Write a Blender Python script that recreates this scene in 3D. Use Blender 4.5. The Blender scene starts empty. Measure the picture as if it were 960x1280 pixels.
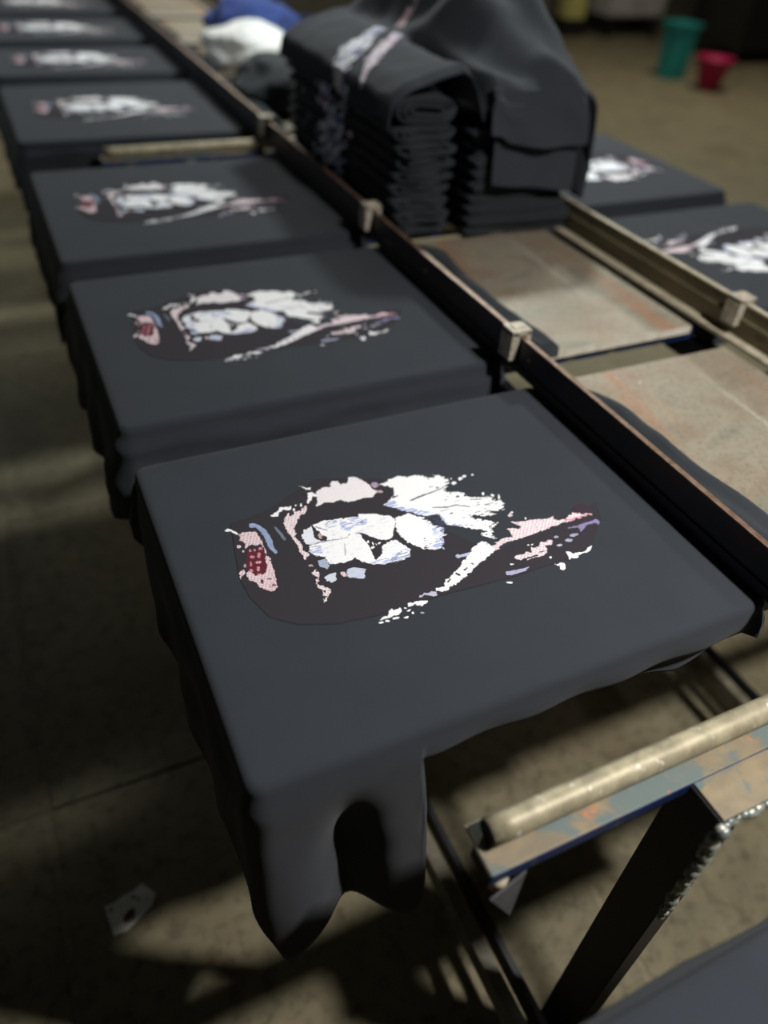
import bpy, bmesh, math, random
import numpy as np
from mathutils import Vector, Matrix, noise as mnoise

# ------------------------------------------------------------------ camera, world, lights
S = 0.6            # scene unit (platen grid) in metres
TZ = 0.78          # height of the table top
sc = bpy.context.scene
FPX = 960.6        # focal length in pixels of the 960x1280 frame
M = ((0.90464883, 0.23110106, -0.35805418),
     (-0.42120054, 0.61265533, -0.6687627),
     (0.06481203, 0.75580801, 0.65157782))
cd = bpy.data.cameras.new('camera')
cam = bpy.data.objects.new('camera', cd)
sc.collection.objects.link(cam)
cam.matrix_world = Matrix.Translation((0, 0, TZ + S)) @ Matrix(M).to_4x4()
cd.sensor_fit = 'VERTICAL'
cd.sensor_height = 36.0
cd.lens = FPX / 1280 * 36.0
cd.dof.use_dof = True
cd.dof.focus_distance = 0.84
cd.dof.aperture_fstop = 1.7
cd.clip_start = 0.02
sc.camera = cam

world = bpy.data.worlds.new('world')
sc.world = world
world.use_nodes = True
world.node_tree.nodes['Background'].inputs[0].default_value = (0.55, 0.6, 0.6, 1)
world.node_tree.nodes['Background'].inputs[1].default_value = 0.05

sc.view_settings.view_transform = 'Standard'
sc.view_settings.look = 'None'
sc.view_settings.gamma = 1
sc.view_settings.use_curve_mapping = False
sc.view_settings.exposure = 0.22


def V(x, y, z=0.0):
    return Vector((x * S, y * S, TZ + z * S))


def lamp(name, pos, power, size, color, size_y=None):
    l = bpy.data.lights.new(name, 'AREA')
    l.energy = power
    l.color = color
    l.size = size
    if size_y:
        l.shape = 'RECTANGLE'
        l.size_y = size_y
    else:
        l.shape = 'DISK'
    o = bpy.data.objects.new(name, l)
    o.location = V(*pos)
    sc.collection.objects.link(o)
    return o


lamp('near_ceiling_lamp', (1.55, -0.33, 2.3), 33, 0.10, (1.0, 0.97, 0.93))
lamp('middle_ceiling_lamp', (2.7, 4.3, 2.6), 34, 0.25, (0.93, 1.0, 0.97))
lamp('left_fill_light', (-1.2, 6.2, 1.1), 7, 0.4, (0.92, 1.0, 1.0))  # added fill for the left side of the pile, no known fixture
lamp('far_ceiling_lamp', (2.2, 8.5, 2.9), 30, 0.5, (1.0, 0.98, 0.88))
lamp('hall_ceiling_lamp', (8.5, 8.0, 3.6), 40, 0.8, (1.0, 0.93, 0.78))


# ------------------------------------------------------------------ materials
def srgb(r, g, b):
    def f(c):
        c /= 255.0
        return c / 12.92 if c <= 0.04045 else ((c + 0.055) / 1.055) ** 2.4
    return (f(r), f(g), f(b), 1.0)


class NT:
    def __init__(self, name, rough=0.6, metal=0.0, spec=0.5):
        self.m = bpy.data.materials.new(name)
        self.m.use_nodes = True
        self.t = self.m.node_tree
        self.b = self.t.nodes['Principled BSDF']
        self.b.inputs['Roughness'].default_value = rough
        self.b.inputs['Metallic'].default_value = metal
        self.b.inputs['Specular IOR Level'].default_value = spec
        self.co = self.t.nodes.new('ShaderNodeTexCoord')

    def link(self, a, b):
        self.t.links.new(a, b)

    def mapping(self, scale=(1, 1, 1), rot=(0, 0, 0), src='Object', loc=(0, 0, 0)):
        n = self.t.nodes.new('ShaderNodeMapping')
        n.inputs['Scale'].default_value = scale
        n.inputs['Rotation'].default_value = rot
        n.inputs['Location'].default_value = loc
        self.link(self.co.outputs[src], n.inputs[0])
        return n.outputs[0]

    def noise(self, vec, scale, detail=4, rough=0.55, dist=0.0):
        n = self.t.nodes.new('ShaderNodeTexNoise')
        n.inputs['Scale'].default_value = scale
        n.inputs['Detail'].default_value = detail
        n.inputs['Roughness'].default_value = rough
        n.inputs['Distortion'].default_value = dist
        self.link(vec, n.inputs['Vector'])
        return n.outputs['Fac']

    def ramp(self, fac, stops):
        n = self.t.nodes.new('ShaderNodeValToRGB')
        e = n.color_ramp.elements
        while len(e) < len(stops):
            e.new(0.5)
        for i, (p, c) in enumerate(stops):
            e[i].position = p
            e[i].color = c
        self.link(fac, n.inputs[0])
        return n.outputs[0]

    def mix(self, fac, a, b, mode='MIX'):
        n = self.t.nodes.new('ShaderNodeMix')
        n.data_type = 'RGBA'
        n.blend_type = mode
        for sock, v in ((0, fac), (6, a), (7, b)):
            if hasattr(v, 'links'):
                self.link(v, n.inputs[sock])
            else:
                n.inputs[sock].default_value = v
        return n.outputs[2]

    def color(self, c):
        if hasattr(c, 'links'):
            self.link(c, self.b.inputs['Base Color'])
        else:
            self.b.inputs['Base Color'].default_value = c
        return self

    def bump(self, h, strength=0.3, dist=0.001):
        n = self.t.nodes.new('ShaderNodeBump')
        n.inputs['Strength'].default_value = strength
        n.inputs['Distance'].default_value = dist
        self.link(h, n.inputs['Height'])
        self.link(n.outputs[0], self.b.inputs['Normal'])
        return self


BW = lambda v: (v, v, v, 1)


def cloth_mat(name, base, vary=0.25):
    n = NT(name, 0.92, 0, 0.25)
    v = n.mapping()
    fine = n.noise(v, 1400, 2, 0.6)
    blot = n.noise(v, 9, 4)
    c0 = tuple(x * (1 - vary) for x in base[:3]) + (1,)
    c1 = tuple(x * (1 + vary) for x in base[:3]) + (1,)
    c = n.mix(n.ramp(fine, [(0.3, BW(0)), (0.7, BW(1))]), c0, c1)
    c = n.mix(n.ramp(blot, [(0.35, BW(0)), (0.65, BW(1))]), c, tuple(x * 1.12 for x in base[:3]) + (1,))
    n.color(c)
    n.bump(fine, 0.25, 0.0006)
    n.b.inputs['Sheen Weight'].default_value = 0.06
    n.b.inputs['Sheen Roughness'].default_value = 0.6
    return n.m


MAT = {}
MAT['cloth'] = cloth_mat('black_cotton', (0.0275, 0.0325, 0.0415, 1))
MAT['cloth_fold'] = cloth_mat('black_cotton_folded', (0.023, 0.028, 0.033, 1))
MAT['white_cloth'] = cloth_mat('white_cotton', (0.75, 0.75, 0.73, 1), 0.05)
MAT['blue_cloth'] = cloth_mat('blue_cotton', (0.03, 0.055, 0.20, 1), 0.1)


def ink_mat():
    n = NT('print_ink', 0.9, 0, 0.22)
    a = n.t.nodes.new('ShaderNodeAttribute')
    a.attribute_name = 'ink'
    n.color(a.outputs['Color'])
    return n.m


MAT['ink'] = ink_mat()


def plate_mat():
    n = NT('stained_steel_plate', 0.42, 0.15, 0.5)
    v = n.mapping()
    big = n.noise(n.mapping((1.0, 1.6, 1), (0, 0, 0.5), 'Object'), 4.2, 5, 0.55, 0.6)
    c = n.ramp(big, [(0.28, srgb(116, 118, 104)), (0.45, srgb(160, 152, 134)), (0.56, srgb(150, 136, 118)), (0.72, srgb(128, 132, 116))])
    # rust-orange and pale streaks running along the plate
    st = n.noise(n.mapping((7.0, 0.7, 1), (0, 0, 0.12)), 1.6, 4, 0.6, 0.4)
    c = n.mix(n.ramp(st, [(0.54, BW(0)), (0.66, BW(0.55))]), c, srgb(176, 118, 84))
    st2 = n.noise(n.mapping((9.0, 0.9, 1), (0, 0, -0.15), loc=(3, 1, 0)), 1.5, 6, 0.7, 0.6)
    c = n.mix(n.ramp(st2, [(0.58, BW(0)), (0.72, BW(0.7))]), c, srgb(206, 204, 192))
    sc_ = n.noise(v, 160, 3, 0.7)
    c = n.mix(n.ramp(sc_, [(0.36, BW(0.35)), (0.5, BW(0))]), c, srgb(84, 72, 58))
    sp = n.noise(v, 75, 2, 0.5)
    c = n.mix(n.ramp(sp, [(0.76, BW(0)), (0.79, BW(0.9))]), c, srgb(232, 228, 214))
    n.color(c)
    n.bump(sc_, 0.25, 0.0006)
    return n.m


MAT['plate'] = plate_mat()


def worn(name, c0, c1, scale=30, rough=0.5, metal=0.3, spots=None, stretch=(1, 1, 1)):
    n = NT(name, rough, metal, 0.5)
    v = n.mapping(stretch)
    a = n.noise(v, scale, 5, 0.6, 0.3)
    c = n.ramp(a, [(0.35, c0), (0.65, c1)])
    for i, (sc2, lo, hi, col) in enumerate(spots or []):
        b = n.noise(n.mapping(stretch, loc=(i * 3.1 + 1, 2, 0)), sc2, 4, 0.6, 0.5)
        c = n.mix(n.ramp(b, [(lo, BW(0)), (hi, BW(1))]), c, col)
    n.color(c)
    n.bump(a, 0.3, 0.001)
    return n.m


MAT['plate_edge'] = worn('pale_painted_edge', srgb(240, 234, 220), srgb(214, 206, 190), 60, 0.5, 0.1)
MAT['rail_navy'] = worn('navy_rail_paint', srgb(17, 20, 30), srgb(26, 28, 38), 25, 0.45, 0.1,
                        [(16, 0.50, 0.62, srgb(50, 27, 24)), (30, 0.69, 0.73, srgb(150, 130, 60))], (1, .35, 1))
MAT['rail_edge'] = worn('bare_copper_edge', srgb(150, 124, 104), srgb(112, 86, 70), 90, 0.4, 0.4)
MAT['rail_olive'] = worn('olive_rail_paint', srgb(120, 112, 88), srgb(92, 86, 68), 25, 0.5, 0.1,
                         [(40, 0.6, 0.7, srgb(70, 64, 50))], (1, .3, 1))
MAT['rail_pale'] = worn('pale_rail_edge', srgb(206, 196, 172), srgb(168, 156, 132), 50, 0.5, 0.1)
MAT['stop'] = worn('scuffed_pale_block', srgb(205, 198, 182), srgb(160, 150, 132), 70, 0.5, 0.1,
                   [(45, 0.6, 0.7, srgb(120, 108, 90))])
MAT['rod'] = worn('tarnished_steel_rod', srgb(178, 168, 140), srgb(140, 132, 108), 45, 0.52, 0.2,
                  [(60, 0.62, 0.7, srgb(222, 214, 200)), (30, 0.66, 0.74, srgb(150, 120, 92))])
MAT['angle_top'] = worn('stained_angle_top', srgb(150, 134, 106), srgb(126, 116, 96), 28, 0.5, 0.2,
                        [(22, 0.50, 0.58, srgb(104, 116, 114)), (26, 0.64, 0.70, srgb(190, 120, 78)), (90, 0.74, 0.77, srgb(220, 214, 200))])
MAT['angle_blue'] = worn('blue_angle_paint', srgb(30, 52, 104), srgb(24, 40, 84), 40, 0.45, 0.1,
                         [(24, 0.60, 0.66, srgb(120, 112, 100))])
MAT['frame_dark'] = worn('dark_navy_frame', srgb(12, 15, 24), srgb(18, 20, 28), 20, 0.5, 0.1)
MAT['end_dark'] = worn('dark_cut_end', srgb(40, 38, 32), srgb(30, 28, 24), 60, 0.7, 0.2)
MAT['weld'] = worn('weld_metal', srgb(190, 190, 176), srgb(110, 124, 126), 80, 0.4, 0.5)
MAT['tie'] = worn('dusty_tie_bar', srgb(120, 114, 98), srgb(90, 84, 70), 40, 0.6, 0.1)
MAT['grey_scrap'] = worn('grey_sheet_scrap', srgb(96, 98, 98), srgb(80, 80, 82), 60, 0.5, 0.2)
MAT['paper'] = worn('grimy_paper', srgb(240, 240, 236), srgb(222, 222, 216), 60, 0.8, 0.0)
MAT['teal'] = worn('teal_plastic', srgb(30, 128, 120), srgb(20, 100, 98), 6, 0.5, 0)
MAT['magenta'] = worn('magenta_plastic', srgb(170, 22, 76), srgb(140, 14, 60), 6, 0.45, 0)
MAT['cabinet'] = worn('pale_cabinet', srgb(176, 170, 168), srgb(150, 146, 144), 6, 0.5, 0)
MAT['yellow'] = worn('yellow_paint', srgb(190, 184, 110), srgb(168, 160, 96), 8, 0.6, 0)
MAT['black'] = worn('black_metal', srgb(22, 20, 20), srgb(30, 27, 25), 10, 0.5, 0.1)


def floor_mat():
    n = NT('worn_concrete', 0.68, 0, 0.35)
    v = n.mapping(src='Generated')
    g = n.t.nodes.new('ShaderNodeNewGeometry')
    m = n.t.nodes.new('ShaderNodeMapping')
    n.link(g.outputs['Position'], m.inputs[0])
    p = m.outputs[0]
    a = n.noise(p, 2.6, 5, 0.6, 0.3)
    b = n.noise(p, 34, 5, 0.65)
    c = n.ramp(a, [(0.3, srgb(106, 100, 78)), (0.5, srgb(130, 122, 96)), (0.68, srgb(114, 102, 80))])
    c = n.mix(n.ramp(b, [(0.32, BW(0.55)), (0.52, BW(0))]), c, srgb(62, 52, 40))
    s = n.noise(p, 120, 2, 0.5)
    c = n.mix(n.ramp(s, [(0.74, BW(0)), (0.78, BW(0.6))]), c, srgb(150, 140, 112))
    n.color(c)
    n.bump(b, 0.35, 0.002)
    return n.m


MAT['floor'] = floor_mat()
MAT['joint'] = worn('mortar_joint', srgb(140, 128, 104), srgb(108, 98, 78), 50, 0.8, 0)
MAT['wall'] = worn('grimy_wall', srgb(84, 80, 68), srgb(70, 66, 56), 3, 0.8, 0)
MAT['ceiling'] = worn('ceiling_paint', srgb(52, 50, 46), srgb(44, 43, 40), 3, 0.9, 0)

# ------------------------------------------------------------------ helpers


def obj(name, bm, mat, parent=None, smooth=False, loc=None, bevel=0):
    me = bpy.data.meshes.new(name)
    if bevel:
        bmesh.ops.bevel(bm, geom=list(bm.edges), offset=bevel, segments=2, affect='EDGES', profile=0.5)
    bmesh.ops.recalc_face_normals(bm, faces=bm.faces)
    bm.to_mesh(me)
    bm.free()
    for p in me.polygons:
        p.use_smooth = smooth
    mats = mat if isinstance(mat, (list, tuple)) else [mat]
    for k in mats:
        me.materials.append(MAT[k])
    o = bpy.data.objects.new(name, me)
    sc.collection.objects.link(o)
    if parent is not None:
        o.parent = parent
    if loc is not None:
        o.location = loc
    return o


def empty(name, loc, label, cat, group=None, rz=0):
    o = bpy.data.objects.new(name, None)
    o.empty_display_size = 0.05
    o.location = loc
    o.rotation_euler = (0, 0, rz)
    sc.collection.objects.link(o)
    tag(o, label, cat, group)
    return o


def tag(o, label=None, cat=None, group=None, kind=None):
    if label:
        o['label'] = label
    if cat:
        o['category'] = cat
    if group:
        o['group'] = group
    if kind:
        o['kind'] = kind
    return o


def box(bm, a, b, mi=0):
    """axis aligned box between two corners (metres, local)"""
    x0, y0, z0 = a
    x1, y1, z1 = b
    vs = [bm.verts.new(p) for p in ((x0, y0, z0), (x1, y0, z0), (x1, y1, z0), (x0, y1, z0),
                                    (x0, y0, z1), (x1, y0, z1), (x1, y1, z1), (x0, y1, z1))]
    for f in ((0, 3, 2, 1), (4, 5, 6, 7), (0, 1, 5, 4), (1, 2, 6, 5), (2, 3, 7, 6), (3, 0, 4, 7)):
        bm.faces.new([vs[i] for i in f]).material_index = mi
    return vs


def ubox(bm, x0, x1, y0, y1, z0, z1, org=(0, 0, 0), mi=0):
    """box given in table units relative to a world origin in metres"""
    a = V(x0, y0, z0) - Vector(org)
    b = V(x1, y1, z1) - Vector(org)
    return box(bm, a, b, mi)


def grid(bm, pts, closed_u=False, mi=0):
    """pts[j][i] rows of points -> quads"""
    rows = [[bm.verts.new(p) for p in r] for r in pts]
    n = len(rows[0])
    for j in range(len(rows) - 1):
        for i in range(n if closed_u else n - 1):
            k = (i + 1) % n
            try:
                bm.faces.new((rows[j][i], rows[j][k], rows[j + 1][k], rows[j + 1][i])).material_index = mi
            except ValueError:
                pass
    return rows


def ns(x, y, z=0.0):
    return mnoise.noise(Vector((x, y, z)))


def sm(a, b, x):
    t = min(1, max(0, (x - a) / (b - a)))
    return t * t * (3 - 2 * t)


# ------------------------------------------------------------------ room
FZ = -1.3
floor_o = None
bm = bmesh.new()
box(bm, (-3.6, -3.4, -0.06), (10.4, 8.6, -0.0025))
floor_o = obj('floor', bm, 'joint')
tag(floor_o, kind='structure')
P = 1.42 * S
slab_me = {}
xs = [(-0.30 + 1.42 * i) * S for i in range(-4, 12)]
ys = [(0.02 + 1.42 * j) * S for j in range(-4, 10)]
rnd = random.Random(4)
bm = bmesh.new()
g = 0.005
box(bm, (g, g, -0.03), (P - g, P - g, 0.0))
bmesh.ops.bevel(bm, geom=[e for e in bm.edges if all(v.co.z > -0.01 for v in e.verts)], offset=0.004, segments=1, affect='EDGES')
first = None
for x in xs:
    for y in ys:
        if first is None:
            first = obj('floor_slab', bm, 'floor', floor_o)
            o = first
        else:
            o = first.copy()
            sc.collection.objects.link(o)
            o.parent = floor_o
        o.location = (x, y, rnd.uniform(-0.0012, 0.0012))


def setting(name, a, b, mat):
    bm = bmesh.new()
    box(bm, a, b)
    o = obj(name, bm, mat)
    tag(o, kind='structure')
    return o


setting('wall_back', (-3.6, 8.1, 0), (10.4, 8.3, 3.4), 'wall')
setting('wall_left', (-3.6, -3.4, 0), (-3.4, 8.1, 3.4), 'wall')
setting('wall_right', (10.2, -3.4, 0), (10.4, 8.1, 3.4), 'wall')
setting('wall_front', (-3.4, -3.4, 0), (10.2, -3.2, 3.4), 'wall')
setting('ceiling', (-3.6, -3.4, 3.4), (10.4, 8.3, 3.5), 'ceiling')

# ------------------------------------------------------------------ printing table
ST = [(-0.68, 0.125), (0.545, 1.344), (1.475, 2.275), (2.40, 3.27), (3.64, 4.60), (4.80, 5.48), (5.70, 6.42), (6.66, 7.45)]
table = empty('printing_table', V(1.465, 3.4, FZ), 'long welded steel printing table carrying two guide rails and the rows of plates', 'table')
TO = table.location.copy()


def tpart(name, boxes, mat, bevel=0.0, smooth=False, parent=table):
    bm = bmesh.new()
    for b_ in boxes:
        ubox(bm, *b_, org=TO)
    return obj(name, bm, mat, parent, smooth, bevel=bevel)


YA, YB = -1.2, 7.8
RX1, RX2 = 1.10, 1.83
# guide rail on the left: dark web, copper coloured top edge, dark foot
r1 = tpart('guide_rail', [(RX1, RX1 + 0.012, YA, YB, 0.0305, 0.097)], 'rail_navy')
tpart('rail_foot', [(RX1 - 0.004, RX1 + 0.016, YA, YB, 0.008, 0.03)], 'frame_dark', parent=r1)
tag(r1, 'navy painted flat rail with rusty patches')
e1 = tpart('rail_top_edge', [(RX1 - 0.0005, RX1 + 0.0125, YA, YB, 0.097, 0.1)], 'rail_edge', parent=r1)
r2 = tpart('guide_rail', [(RX2, RX2 + 0.012, YA, YB, 0.0, 0.097)], 'rail_olive')
tpart('rail_lip', [(RX2 - 0.008, RX2 - 0.0002, YA, YB, 0.052, 0.06)], 'rail_olive', parent=r2)
tag(r2, 'olive painted channel rail with pale lips')
e2 = tpart('rail_top_edge', [(RX2 - 0.003, RX2 + 0.013, YA, YB, 0.097, 0.102)], 'rail_pale', parent=r2)
e3 = tpart('rail_foot', [(RX2 - 0.035, RX2, YA, YB, -0.006, 0.004)], 'rail_pale', parent=r2)
# long beams under the plates and along the sides
for x0 in (1.08, 1.80):
    tpart('long_beam', [(x0, x0 + 0.05, 0.62, YB, -0.13, -0.065)], 'frame_dark')
    tpart('long_beam', [(x0, x0 + 0.05, YA, 0.08, -0.13, -0.065)], 'frame_dark')
# cross beams under each plate
for (y0, y1) in ST:
    for yy in (y0 + 0.02, y1 - 0.17):
        tpart('cross_beam', [(0.35, 2.58, yy, yy + 0.05, -0.062, -0.032)], 'angle_blue')
# tie bars close to the floor
for x0 in (0.635, 1.83):
    b = tpart('tie_bar', [(x0, x0 + 0.034, YA, YB, -1.06, -1.05)], 'tie')
    tpart('tie_flange', [(x0, x0 + 0.01, YA, YB, -1.12, -1.0602)], 'tie', parent=b)
    b = tpart('tie_bar', [(x0 + 0.062, x0 + 0.078, YA, YB, -1.12, -1.05)], 'frame_dark')


def rod_mesh(bm, p0, p1, r, seg=24, rings=40, wob=0.0):
    p0, p1 = Vector(p0), Vector(p1)
    d = (p1 - p0).normalized()
    a = d.orthogonal().normalized()
    b_ = d.cross(a)
    rows = []
    for j in range(rings + 1):
        t = j / rings
        c = p0.lerp(p1, t)
        rr = r * (1 + wob * ns(t * 30, 2))
        rows.append([c + (a * math.cos(k * 2 * math.pi / seg) + b_ * math.sin(k * 2 * math.pi / seg)) * rr for k in range(seg)])
    R = grid(bm, rows, True)
    bm.faces.new(R[0][::-1])
    bm.faces.new(R[-1])


# open bay with angle iron and rod (near one and the one behind the third plate)
for n_, (yr, xl) in enumerate(((0.375, 0.405), (3.475, 0.43))):
    ang = tpart('angle_iron', [(xl - 0.018, 2.56, yr - 0.047, yr + 0.03, -0.036, -0.030)], 'angle_top', bevel=0.0006)
    lip = tpart('angle_lip', [(xl - 0.018, 2.56, yr - 0.0485, yr - 0.0475, -0.056, -0.0305)], 'angle_blue', parent=ang)
    tag(lip, 'blue painted front lip')
    tpart('angle_end', [(xl - 0.0205, xl - 0.0185, yr - 0.047, yr + 0.0, -0.058, -0.0305)], 'end_dark', parent=ang)
    bm = bmesh.new()
    rod_mesh(bm, V(xl, yr, -0.0095) - TO, V(2.55, yr, -0.0095) - TO, 0.0205 * S, 28, 60, 0.01)
    rod = obj('support_rod', bm, 'rod', table, True)
    bm = bmesh.new()
    rod_mesh(bm, V(xl - 0.002, yr, -0.0095) - TO, V(xl - 0.0002, yr, -0.0095) - TO, 0.0185 * S, 28, 1)
    obj('rod_end', bm, 'end_dark', rod, False)

# bolt, scrap, gusset, leg of the near bay
bm = bmesh.new()
rod_mesh(bm, V(0.408, 0.335, -0.085) - TO, V(0.408, 0.335, -0.058) - TO, 0.013 * S, 16, 1)
obj('bolt_head', bm, 'rail_pale', table, True)
bm = bmesh.new()
tri = [V(0.385, 0.315, -0.075), V(0.447, 0.325, -0.062), V(0.432, 0.312, -0.165)]
lo = [bm.verts.new(p - TO) for p in tri]
hi = [bm.verts.new(p - TO + Vector((0, 0.0015, 0))) for p in tri]
bm.faces.new(lo)
bm.faces.new(hi[::-1])
for i in range(3):
    bm.faces.new((lo[i], lo[(i + 1) % 3], hi[(i + 1) % 3], hi[i]))
tag(obj('hanging_scrap', bm, 'grey_scrap', table), 'triangular grey sheet metal scrap')
gus = tpart('gusset_plate', [(0.742, 1.35, 0.263, 0.335, -0.041, -0.0325)], 'angle_top', bevel=0.0006)


def leg(x0, y0, y1, w=0.05):
    l = tpart('leg', [(x0, x0 + w, y0, y1, FZ + 0.004, -0.037)], 'frame_dark', bevel=0.001)
    tpart('foot_plate', [(x0 - 0.03, x0 + w + 0.03, y0 - 0.02, y1 + 0.02, FZ, FZ + 0.008)], 'frame_dark', parent=l)
    return l


L0 = leg(0.738, 0.262, 0.350)
for x0, y0 in ((2.15, 0.262), (0.738, 3.36), (2.15, 3.36), (0.738, 7.5), (2.15, 7.5), (0.738, -1.1), (2.15, -1.1)):
    leg(x0, y0, y0 + 0.088)
bm = bmesh.new()
rw = random.Random(7)
for i in range(60):
    t = i / 59
    z = -0.045 - 0.30 * t
    r = (0.0085 + 0.006 * rw.random()) * S * (1.05 - 0.3 * t)
    c = V(0.741 + rw.uniform(-.006, .005), 0.257 + rw.uniform(-.004, .004), z) - TO
    m_ = Matrix.Translation(c) @ Matrix.Diagonal((1, 0.7, rw.uniform(.8, 1.3), 1))
    bmesh.ops.create_icosphere(bm, subdivisions=2, radius=r, matrix=m_)
for i in range(34):
    t = i / 33
    c = V(0.75 + 0.30 * t, 0.262 + rw.uniform(-.003, .002), -0.043 - 0.01 * rw.random()) - TO
    bmesh.ops.create_icosphere(bm, subdivisions=1, radius=(0.009 + 0.005 * rw.random()) * S, matrix=Matrix.Translation(c) @ Matrix.Diagonal((1.2, .7, .7, 1)))
tag(obj('weld_bead', bm, 'weld', L0, True), 'lumpy silvery weld bead', kind='stuff')

# ------------------------------------------------------------------ plates
nth = ['nearest', 'second', 'third', 'fourth', 'fifth', 'sixth', 'seventh', 'eighth']


def plate(si, x0, x1, label, group, seed):
    y0, y1 = ST[si]
    if x0 < 1 or x0 > 1.8:
        y0, y1 = y0 + 0.05, y1 - 0.03
    cx, cy = (x0 + x1) / 2, (y0 + y1) / 2
    root = empty('steel_plate', V(cx, cy, -0.032), label, 'plate', group)
    O = root.location.copy()
    bm = bmesh.new()
    ubox(bm, x0, x1, y0, y1, -0.032, -0.0065, org=O)
    bmesh.ops.bevel(bm, geom=[e for e in bm.edges], offset=0.0012, segments=2, affect='EDGES')
    for f in bm.faces:
        f.material_index = 0 if f.normal.z > 0.9 else 1
    bm.normal_update()
    for f in bm.faces:
        f.material_index = 0 if f.normal.z > 0.9 else 1
    obj('slab', bm, ['plate', 'plate_edge'], root)
    for xx in (x0 + 0.06, x1 - 0.10):   # battens it rests on
        bm = bmesh.new()
        ubox(bm, xx, xx + 0.04, y0 + 0.06, y1 - 0.06, -0.0625, -0.0322, org=O)
        obj('batten', bm, 'angle_blue', root)
    return root


mid_labels = {1: 'bare stained steel plate with a pale streak, nearest in the middle row',
              2: 'bare rust streaked steel plate with a pale front edge, behind the nearest bare plate',
              3: 'steel plate of the middle row under the tall pile of folded shirts',
              4: 'blurred bare steel plate just behind the pile of folded shirts',
              5: 'blurred pale steel plate under the white and blue bundle',
              6: 'blurred pale steel plate behind the white and blue bundle',
              7: 'farthest blurred pale steel plate of the middle row at the top edge'}
for si in (1, 2, 3, 4, 5, 6, 7):
    plate(si, 1.135, 1.768, mid_labels[si], 'bare steel plates between the rails', si)
lefts = {0: 'steel plate under the shirt in the bottom right corner', 1: 'steel plate under the largest sharp shirt in the foreground',
         2: 'steel plate under the second shirt of the left row', 3: 'steel plate under the third shirt of the left row',
         4: 'steel plate under the shirt behind the open bay with two pale bars',
         5: 'steel plate under the fifth shirt of the left row', 6: 'steel plate under the sixth shirt of the left row',
         7: 'steel plate under the farthest shirt of the left row'}
for si in range(8):
    plate(si, 0.15, 1.105, lefts[si], 'steel plates under the left row of shirts', si)
for si, lb in ((2, 'steel plate under the shirt at the right edge of the picture'), (3, 'steel plate under the shirt behind the pile, right of it')):
    plate(si, 1.862, 2.79, lb, 'steel plates under the right row of shirts', si)

# ------------------------------------------------------------------ rail stops (clamps)


def stop(x, y, label):
    root = empty('rail_stop', V(x, y, 0.1), label, 'clamp', 'pale blocks clipped over the rails')
    O = root.location.copy()
    bm = bmesh.new()
    w = 0.026
    ubox(bm, x - 0.0255, x - 0.0025, y - w, y + w, 0.036, 0.112, org=O)
    obj('left_cheek', bm, 'stop', root, bevel=0.0011)
    bm = bmesh.new()
    ubox(bm, x + 0.0155, x + 0.031, y - w, y + w, 0.060, 0.112, org=O)
    obj('right_cheek', bm, 'stop', root, bevel=0.0011)
    bm = bmesh.new()
    ubox(bm, x - 0.0255, x + 0.031, y - w, y + w, 0.1025, 0.116, org=O)
    obj('bridge', bm, 'stop', root, bevel=0.001)
    bm = bmesh.new()
    ubox(bm, x - 0.014, x + 0.022, y - 0.010, y + 0.012, 0.1165, 0.1195, org=O)
    obj('top_lug', bm, 'rail_pale', root, bevel=0.0008)
    return root


stop(RX1, 1.435, 'pale clip block on the left rail beside the second shirt, nearest on that rail')
stop(RX1, 2.335, 'pale clip block on the left rail by the foot of the shirt pile')
stop(RX1, 3.42, 'small blurred clip block on the left rail by the two pale bars')
stop(RX2, 1.395, 'pale clip block on the right rail near the right edge of the picture')

# ------------------------------------------------------------------ printed lion artwork (rasterised outlines on the cloth)
PW = (0.95, 0.95, 0.97)
PB = (0.30, 0.37, 0.56)
PK = (0.80, 0.66, 0.70)
PP = (0.25, 0.22, 0.38)
PR = (0.12, 0.018, 0.03)
PD = (0.0365, 0.0325, 0.0405)
A1, A2, A3, A4, A5, A6, A7 = (270, 590), (270, 680), (370, 590), (370, 640), (490, 580), (460, 680), (600, 610)


def ell(cx, cy, rx, ry, a=0, n=12):
    ca, sa = math.cos(a), math.sin(a)
    return [(cx + rx * math.cos(t) * ca - ry * math.sin(t) * sa, cy + rx * math.cos(t) * sa + ry * math.sin(t) * ca)
            for t in [k * 2 * math.pi / n for k in range(n)]]


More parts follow.
